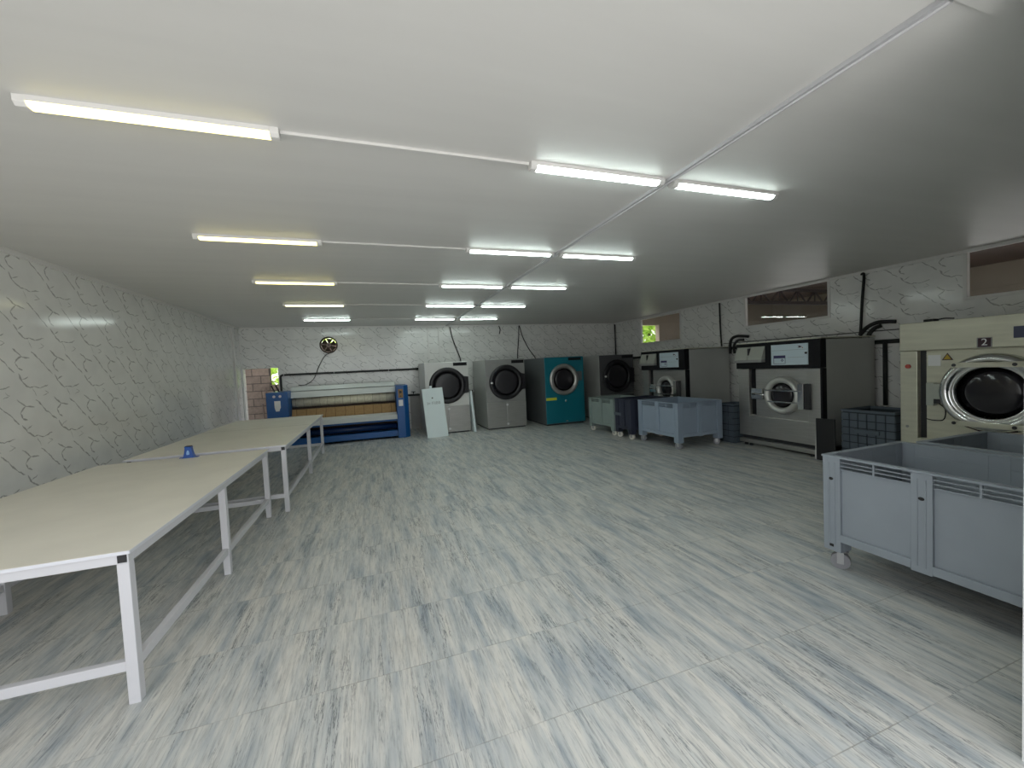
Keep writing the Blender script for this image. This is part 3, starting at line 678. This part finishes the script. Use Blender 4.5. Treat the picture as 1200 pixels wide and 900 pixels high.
# ------------------------------------------------------------------ bins
def castor_parts(r, x, y, zb, a, wm, wr=.058):
    c, s = math.cos(a), math.sin(a)
    bm = bmesh.new(); cyl(bm, (x-s*.028, y+c*.028, wr), (x+s*.028, y-c*.028, wr), wr, 24); w = obj('wheel', bm, wm, r)
    bm = bmesh.new(); cyl(bm, (x-s*.032, y+c*.032, wr), (x+s*.032, y-c*.032, wr), .02, 14); obj('wheel_hub', bm, 'zinc', w)
    bm = bmesh.new()
    for k in (-1, 1):
        q = [Vector((c*u - s*v, s*u + c*v, 0)) for u, v in ((-.02, k*.036), (.02, k*.036), (.02, k*.04), (-.02, k*.04))]
        A = [bm.verts.new((x+p.x, y+p.y, wr-.015)) for p in q]; B = [bm.verts.new((x+p.x, y+p.y, zb-.004)) for p in q]
        for i in range(4): bm.faces.new((A[i], A[(i+1) % 4], B[(i+1) % 4], B[i]))
        bm.faces.new(A[::-1]); bm.faces.new(B)
    cyl(bm, (x, y, zb-.012), (x, y, zb), .05, 16); obj('castor_fork', bm, 'zinc', r)
def bin_(name, label, loc, rz, wx, ly, zt, zb, zs, m, wm, slots=True, handle=False, hooks=True):
    r = thing(name, label, 'bin', loc, rz, 'wheeled plastic bins'); X, Y = wx/2, ly/2; bm = bmesh.new()
    cw, rw, t = .115, .105, .035          # corner width, rib width, wall depth
    for sx in (-1, 1):                     # corner posts with feet, hollow L shape plus base pad
        for sy in (-1, 1):
            xa, xb = sorted((sx*X, sx*(X-cw))); ya, yb = sorted((sy*Y, sy*(Y-t))); box(bm, xa, xb, ya, yb, zb, zt-.012)
            xa, xb = sorted((sx*X, sx*(X-t))); ya, yb = sorted((sy*(Y-t), sy*(Y-cw))); box(bm, xa, xb, ya, yb, zb, zt-.012)
            xa, xb = sorted((sx*(X-t), sx*(X-cw))); ya, yb = sorted((sy*(Y-t), sy*(Y-cw))); box(bm, xa, xb, ya, yb, zb+.0, zs+.03)
    zl = zt-.095
    def side(L, put, cut, open_):
        # put(a0,a1,d0,d1,z0,z1): a along the side, d depth from the outer face
        spans = [(-L+cw, -rw/2), (rw/2, L-cw)]
        put(-rw/2, rw/2, 0, t, zs-.01, zt-.012)
        for g in (-rw/2+.028, rw/2-.036): put(g, g+.008, -.004, 0, zs+.03, zt-.05)
        for a, b in spans:
            put(a, b, 0, t, zs, zs+.055); put(a, b, .018, t, zs+.055, zl)
            if slots and not open_: put(a, b, .027, t, zl, zt-.012)
            if slots:
                for z in (zl-.002, zl+.024, zl+.05): put(a, b, .008, .018, z, z+.007)
                put((a+b)/2-.006, (a+b)/2+.006, .006, .02, zl, zt-.012)
            else: put(a, b, .012, t, zl, zt-.012)
        for g in (-L+.04, -L+.075, L-.048, L-.083): put(g, g+.008, -.004, 0, zs-.03, zt-.05)
        put(-L+cut, L-cut, -.006, t+.004, zt-.014, zt)                      # rim
    for s in (-1, 1):
        side(Y, lambda a0, a1, d0, d1, z0, z1, s=s: box(bm, *sorted((s*(X-d0), s*(X-d1))), a0, a1, z0, z1), -.006, s < 0)
        side(X, lambda a0, a1, d0, d1, z0, z1, s=s: box(bm, a0, a1, *sorted((s*(Y-d0), s*(Y-d1))), z0, z1), t+.004, False)
    box(bm, -X+.02, X-.02, -Y+.02, Y-.02, zs, zs+.03)
    obj('body', bm, m, r, .003)
    if hooks:
        for yy in (-Y+.055, 0, Y-.055):
            for s in (-1, 1):
                e = bmesh.new(); p = bmesh.ops.create_uvsphere(e, u_segments=12, v_segments=8, radius=1, matrix=Matrix.Translation((s*X, yy, zt-.17)) @ Matrix.Diagonal((.006, .016, .011, 1)))
                obj('fastener', e, 'rubber', r)
        for yy in (-Y+.055, Y-.055): mk('drain_slot', 'rubber', r, [(-X-.001, -X+.002, yy-.014, yy+.014, zb+.03, zb+.05)])
    if handle: mk('grip', 'crate', r, [(-X-.012, -X, .05, .30, zt-.36, zt-.30)], .004)
    for sx in (-1, 1):
        for sy in (-1, 1): castor_parts(r, sx*(X-.07), sy*(Y-.07), zb+.0, -.95 + sx*.25 + sy*.15, wm)
    return r
bin_('wheeled_bin', 'big grey wheeled bin in the right foreground, nearest the camera', (3.57, 1.50, 0), 0, .90, 1.14, .845, .14, .22, 'bin_grey', 'wheel')
bin_('wheeled_bin', 'big grey wheeled bin behind the foreground one, in front of the machine numbered 2', (4.55, 1.42, 0), -.02, .90, 1.14, .845, .14, .22, 'bin_grey', 'wheel')
bin_('wheeled_bin', 'blue-grey wheeled bin in the middle of the machines, both sides in view', (5.50, 6.28, 0), 0, 1.0, 1.12, .82, .115, .21, 'bin_blue', 'wheel', hooks=False)
bin_('wheeled_bin', 'pale green-grey wheeled bin in front of the teal and dark dryers', (5.30, 8.02, 0), 0, .90, 1.04, .79, .11, .19, 'bin_green', 'wheel_white', hooks=False)
bin_('wheeled_bin', 'navy wheeled bin squeezed between the pale green-grey and blue-grey bins', (5.30, 7.185, 0), 0, .86, .56, .83, .115, .20, 'bin_dark', 'wheel_white', slots=False, handle=True, hooks=False)

def crate(label, loc, rz, wx, ly, h, m, extra=True):
    r = thing('ribbed_crate', label, 'crate', loc, rz, 'ribbed plastic crates'); X, Y = wx/2, ly/2; bm = bmesh.new(); t = .018
    box(bm, -X+.013, X-.013, -Y+.013, Y-.013, .0, .02, 1)
    for q in (-1, 1):
        box(bm, *sorted((q*(X-.012), q*(X-.012-t))), -Y+.012, Y-.012, .02, h-.03, 1); box(bm, -X+.031, X-.031, *sorted((q*(Y-.012), q*(Y-.012-t))), .02, h-.03, 1)
        box(bm, *sorted((q*X, q*(X-.045))), -Y, Y, h-.03, h); box(bm, -X+.045, X-.045, *sorted((q*Y, q*(Y-.045))), h-.03, h)
        nz = int(h/.11); hz = (h-.04)/nz
        for L, D in ((Y, 0), (X, 1)):
            n = max(3, int(2*L/.105)); w = 2*L/n
            for k in range(n):
                for z in range(nz):
                    a0, a1, z0, z1 = -L+w*k+.008, -L+w*(k+1)-.008, .004+hz*z, .004+hz*(z+1)-.014
                    d = sorted((q*((X, Y)[D]-.001), q*((X, Y)[D]-.0125)))
                    if D == 0: box(bm, *d, a0, a1, z0, z1)
                    else: box(bm, a0, a1, *d, z0, z1)
    obj('body', bm, [m, 'crate_dark'], r)
    mk('handle', m, r, [(-X-.02, -X+.001, -.15, .15, h*.58, h*.58+.06)], .005)
    return r
crate('slate ribbed crate with a handle, in the gap beside the large numbered washer', (6.64, 3.62, 0), 0, .62, .64, .77, 'crate')
crate('slate ribbed crate in the gap between the blue-grey bin and the nearest black-fascia washer', (6.44, 5.85, 0), 0, .46, .36, .72, 'crate')
r = thing('black_board', 'black plastic board propped up beside the ribbed crate with a handle', 'board', (6.22, 4.08, 0)); r.rotation_euler = (-.02, .02, math.radians(4))
mk('sheet', 'black_plastic', r, [(-.012, .012, -.13, .12, 0, .62)], .004)
bm = bmesh.new(); prism(bm, [(.122, 0), (.145, 0), (.128, .3), (.122, .45)], 0, -.012, .012); obj('pale_edge', bm, 'grey_white', r)

# ------------------------------------------------------------------ exhaust fan, pipes, cables
r = thing('exhaust_fan', 'round brown exhaust fan set high in the back wall', 'fan', (FX, YB-.02, FZ))
bm = bmesh.new(); lathe(bm, [(.218, 0), (.218, .018), (.206, .018), (.206, .12), (.188, .12), (.188, 0)], 0, 0, 40); obj('ring', bm, 'fan', r)
bm = bmesh.new(); cyl(bm, (0, -.0, 0), (0, .10, 0), .055, 24, .06); obj('hub', bm, 'fan_hub', r)
bm = bmesh.new(); cyl(bm, (0, -.012, 0), (0, .0, 0), .016, 12); obj('hub_cap', bm, 'dark', r)
for k in range(6):
    a = k*math.pi/3 + .35; bm = bmesh.new()
    P = []
    for (rr, da, y) in ((.05, -.46, .03), (.187, -.44, .03), (.187, .45, .085), (.05, .5, .085)): P.append((rr*math.cos(a+da), y, rr*math.sin(a+da)))
    A = [bm.verts.new(p) for p in P]; B = [bm.verts.new((p[0], p[1]+.005, p[2])) for p in P]
    for i in range(4): bm.faces.new((A[i], A[(i+1) % 4], B[(i+1) % 4], B[i]))
    bm.faces.new(A[::-1]); bm.faces.new(B); obj('blade', bm, 'fan', r)
def hose(name, label, cat, pts, rad, m='pipe', group=None, smooth=True):
    bm = bmesh.new(); tube(bm, curve(pts) if smooth else pts, rad, 10); return tag(obj(name, bm, m), label, cat, group)
yp = YB-.045
r = thing('water_pipe', 'black pipe along the back wall above the blue ironer', 'pipe', (-2.2, yp, 1.67))
bm = bmesh.new(); tube(bm, [(0, 0, -.45), (0, 0, -.06), (.012, 0, -.02), (.05, 0, 0), (3.40, 0, 0)], .026, 12); obj('tube', bm, 'pipe', r)
bm = bmesh.new()
for x in (.08, 1.25, 2.62): cyl(bm, (x-.01, 0, 0), (x+.01, 0, 0), .031, 12); box(bm, x-.012, x+.012, 0, .043, -.01, .01)
obj('bracket', bm, 'zinc', r)
bm = bmesh.new(); cyl(bm, (3.36, 0, 0), (3.54, 0, 0), .034, 12); cyl(bm, (3.45, 0, 0), (3.45, 0, .06), .016, 10); box(bm, 3.41, 3.49, -.012, .012, .055, .075); obj('valve', bm, 'rubber', r)
hose('water_pipe', 'short black pipe with a valve low on the back wall, right of the ironer', 'pipe', [(.84, YB-.115, .955), (1.24, YB-.115, .95), (1.30, YB-.115, .95)], .028, smooth=False)
r = thing('pipe_valve', 'small black valve handle on the short low pipe beside the ironer', 'valve', (1.04, YB-.115, .983))
bm = bmesh.new(); cyl(bm, (0, 0, 0), (0, 0, .05), .014, 10); obj('stem', bm, 'rubber', r); mk('lever', 'rubber', r, [(-.06, .06, -.012, .012, .05, .066)], .004)
hose('water_pipe', 'black pipe between the first two dryers, upper one at their tops', 'pipe', [(2.0, YB-.06, 1.66), (2.62, YB-.06, 1.66)], .03, smooth=False)
hose('water_pipe', 'black pipe between the first two dryers, lower one behind the narrow panel', 'pipe', [(2.0, YB-.11, .96), (2.72, YB-.11, .96)], .028, smooth=False)
hose('power_cable', 'thin dark cable hanging from the round exhaust fan', 'cable', [(-1.02, YB-.03, 2.20), (-1.16, YB-.03, 2.10), (-1.30, YB-.075, 1.85), (-1.37, YB-.10, 1.67), (-1.45, YB-.10, 1.52), (-1.62, YB-.10, 1.40), (-1.80, YB-.10, 1.39)], .009, 'rubber')
hose('power_cable', 'dark cable dropping from the ceiling to the first dryer', 'cable', [(2.17, YB-.035, H-.04), (2.23, YB-.04, 2.5), (2.33, YB-.04, 2.2), (2.43, YB-.04, 1.88), (2.43, YB-.04, 1.7)], .014, 'rubber', 'cables down to the dryers')
hose('power_cable', 'short dark cable end above the gap between the first two dryers', 'cable', [(3.64, YB-.03, H-.04), (3.68, YB-.03, 2.74), (3.65, YB-.03, 2.60)], .013, 'rubber')
hose('power_cable', 'dark cable hanging almost straight to the grey steel dryer', 'cable', [(4.28, YB-.03, H-.04), (4.26, YB-.03, 2.5), (4.20, YB-.03, 2.0), (4.19, YB-.03, 1.7)], .013, 'rubber', 'cables down to the dryers')
hose('power_cable', 'dark cable slanting right to the teal dryer', 'cable', [(4.29, YB-.05, H-.04), (4.38, YB-.05, 2.5), (4.55, YB-.05, 2.15), (4.74, YB-.05, 1.88), (4.84, YB-.05, 1.7)], .013, 'rubber', 'cables down to the dryers')
xp = XR-.035
hose('power_cable', 'black cable down the far right corner behind the dark grey dryer', 'cable', [(xp, 11.50, H-.045), (xp, 11.50, 1.7)], .02, 'rubber', smooth=False)
hose('power_cable', 'black cable down the right wall between the far and the middle high window', 'cable', [(xp, 7.26, H-.045), (xp, 7.25, 2.3), (xp, 7.23, 1.90), (xp, 7.22, 1.84)], .018, 'rubber')
hose('power_cable', 'black cable down the right wall between the middle and the near high window', 'cable', [(xp, 4.41, H-.045), (xp, 4.37, 2.80), (xp, 4.40, 2.4), (xp, 4.43, 1.82), (xp, 4.43, 1.765)], .02, 'rubber')
hose('rubber_hose', 'bent black hose rising left of the nearest black-fascia washer', 'hose', [(7.50, 6.885, 1.66), (7.50, 6.885, 1.86), (7.50, 6.84, 1.98), (7.52, 6.74, 2.03), (7.56, 6.58, 2.02), (7.60, 6.50, 2.0)], .03, 'rubber', 'hoses over the washers')
hose('rubber_hose', 'bent black hose behind it on the right wall, left of the nearest black-fascia washer', 'hose', [(7.50, 6.78, 1.66), (7.50, 6.78, 1.84), (7.51, 6.70, 1.935), (7.55, 6.58, 1.945)], .026, 'rubber', 'hoses over the washers')
hose('rubber_hose', 'outer bent black hose rising right of the nearest black-fascia washer', 'hose', [(7.46, 4.35, 1.838), (7.47, 4.33, 1.87), (7.49, 4.26, 1.96), (7.54, 4.16, 2.02), (7.57, 4.03, 2.02), (7.59, 3.94, 2.01)], .03, 'rubber', 'hoses over the washers')
hose('rubber_hose', 'inner bent black hose rising right of the nearest black-fascia washer', 'hose', [(7.44, 4.21, 1.823), (7.44, 4.20, 1.86), (7.45, 4.14, 1.93), (7.47, 4.06, 1.965)], .03, 'rubber', 'hoses over the washers')
r = thing('steam_pipe', 'black pipe along the right wall between the two nearest washers, with a drop', 'pipe', (XR-.042, 4.2, 1.715))
bm = bmesh.new(); tube(bm, [(0, .6, 0), (0, -.92, 0)], .034, 12); obj('run', bm, 'pipe', r)
bm = bmesh.new(); tube(bm, [(0, -.11, 0), (0, -.11, -1.0)], .03, 12); obj('drop', bm, 'pipe', r)
hose('steam_pipe', 'black pipe along the right wall behind the nearest black-fascia washer hoses', 'pipe', [(XR-.042, 10.9, 1.69), (XR-.042, 8.0, 1.75), (XR-.042, 5.6, 1.82)], .034, smooth=False)
hose('wall_cable', 'thin black cable stretched level along the right wall above the washers', 'cable', [(XR-.008, 7.2, 1.90), (XR-.008, 1.2, 1.885)], .007, 'rubber', smooth=False)
# scrap on the floor
r = thing('paper_scrap', 'crumpled white scrap lying on the floor in front of the ironer', 'scrap', (-.72, 9.88, .002)); r.rotation_euler = (0, 0, .25)
bm = bmesh.new(); g = [[bm.verts.new((-.22+.44*i/8, -.05+.1*j/2, .004+.012*random.random())) for j in range(3)] for i in range(9)]
for i in range(8):
    for j in range(2): bm.faces.new((g[i][j], g[i+1][j], g[i+1][j+1], g[i][j+1]))
o = obj('sheet', bm, 'white', r); sm = o.modifiers.new('t', 'SOLIDIFY'); sm.thickness = .003; sm.offset = 1
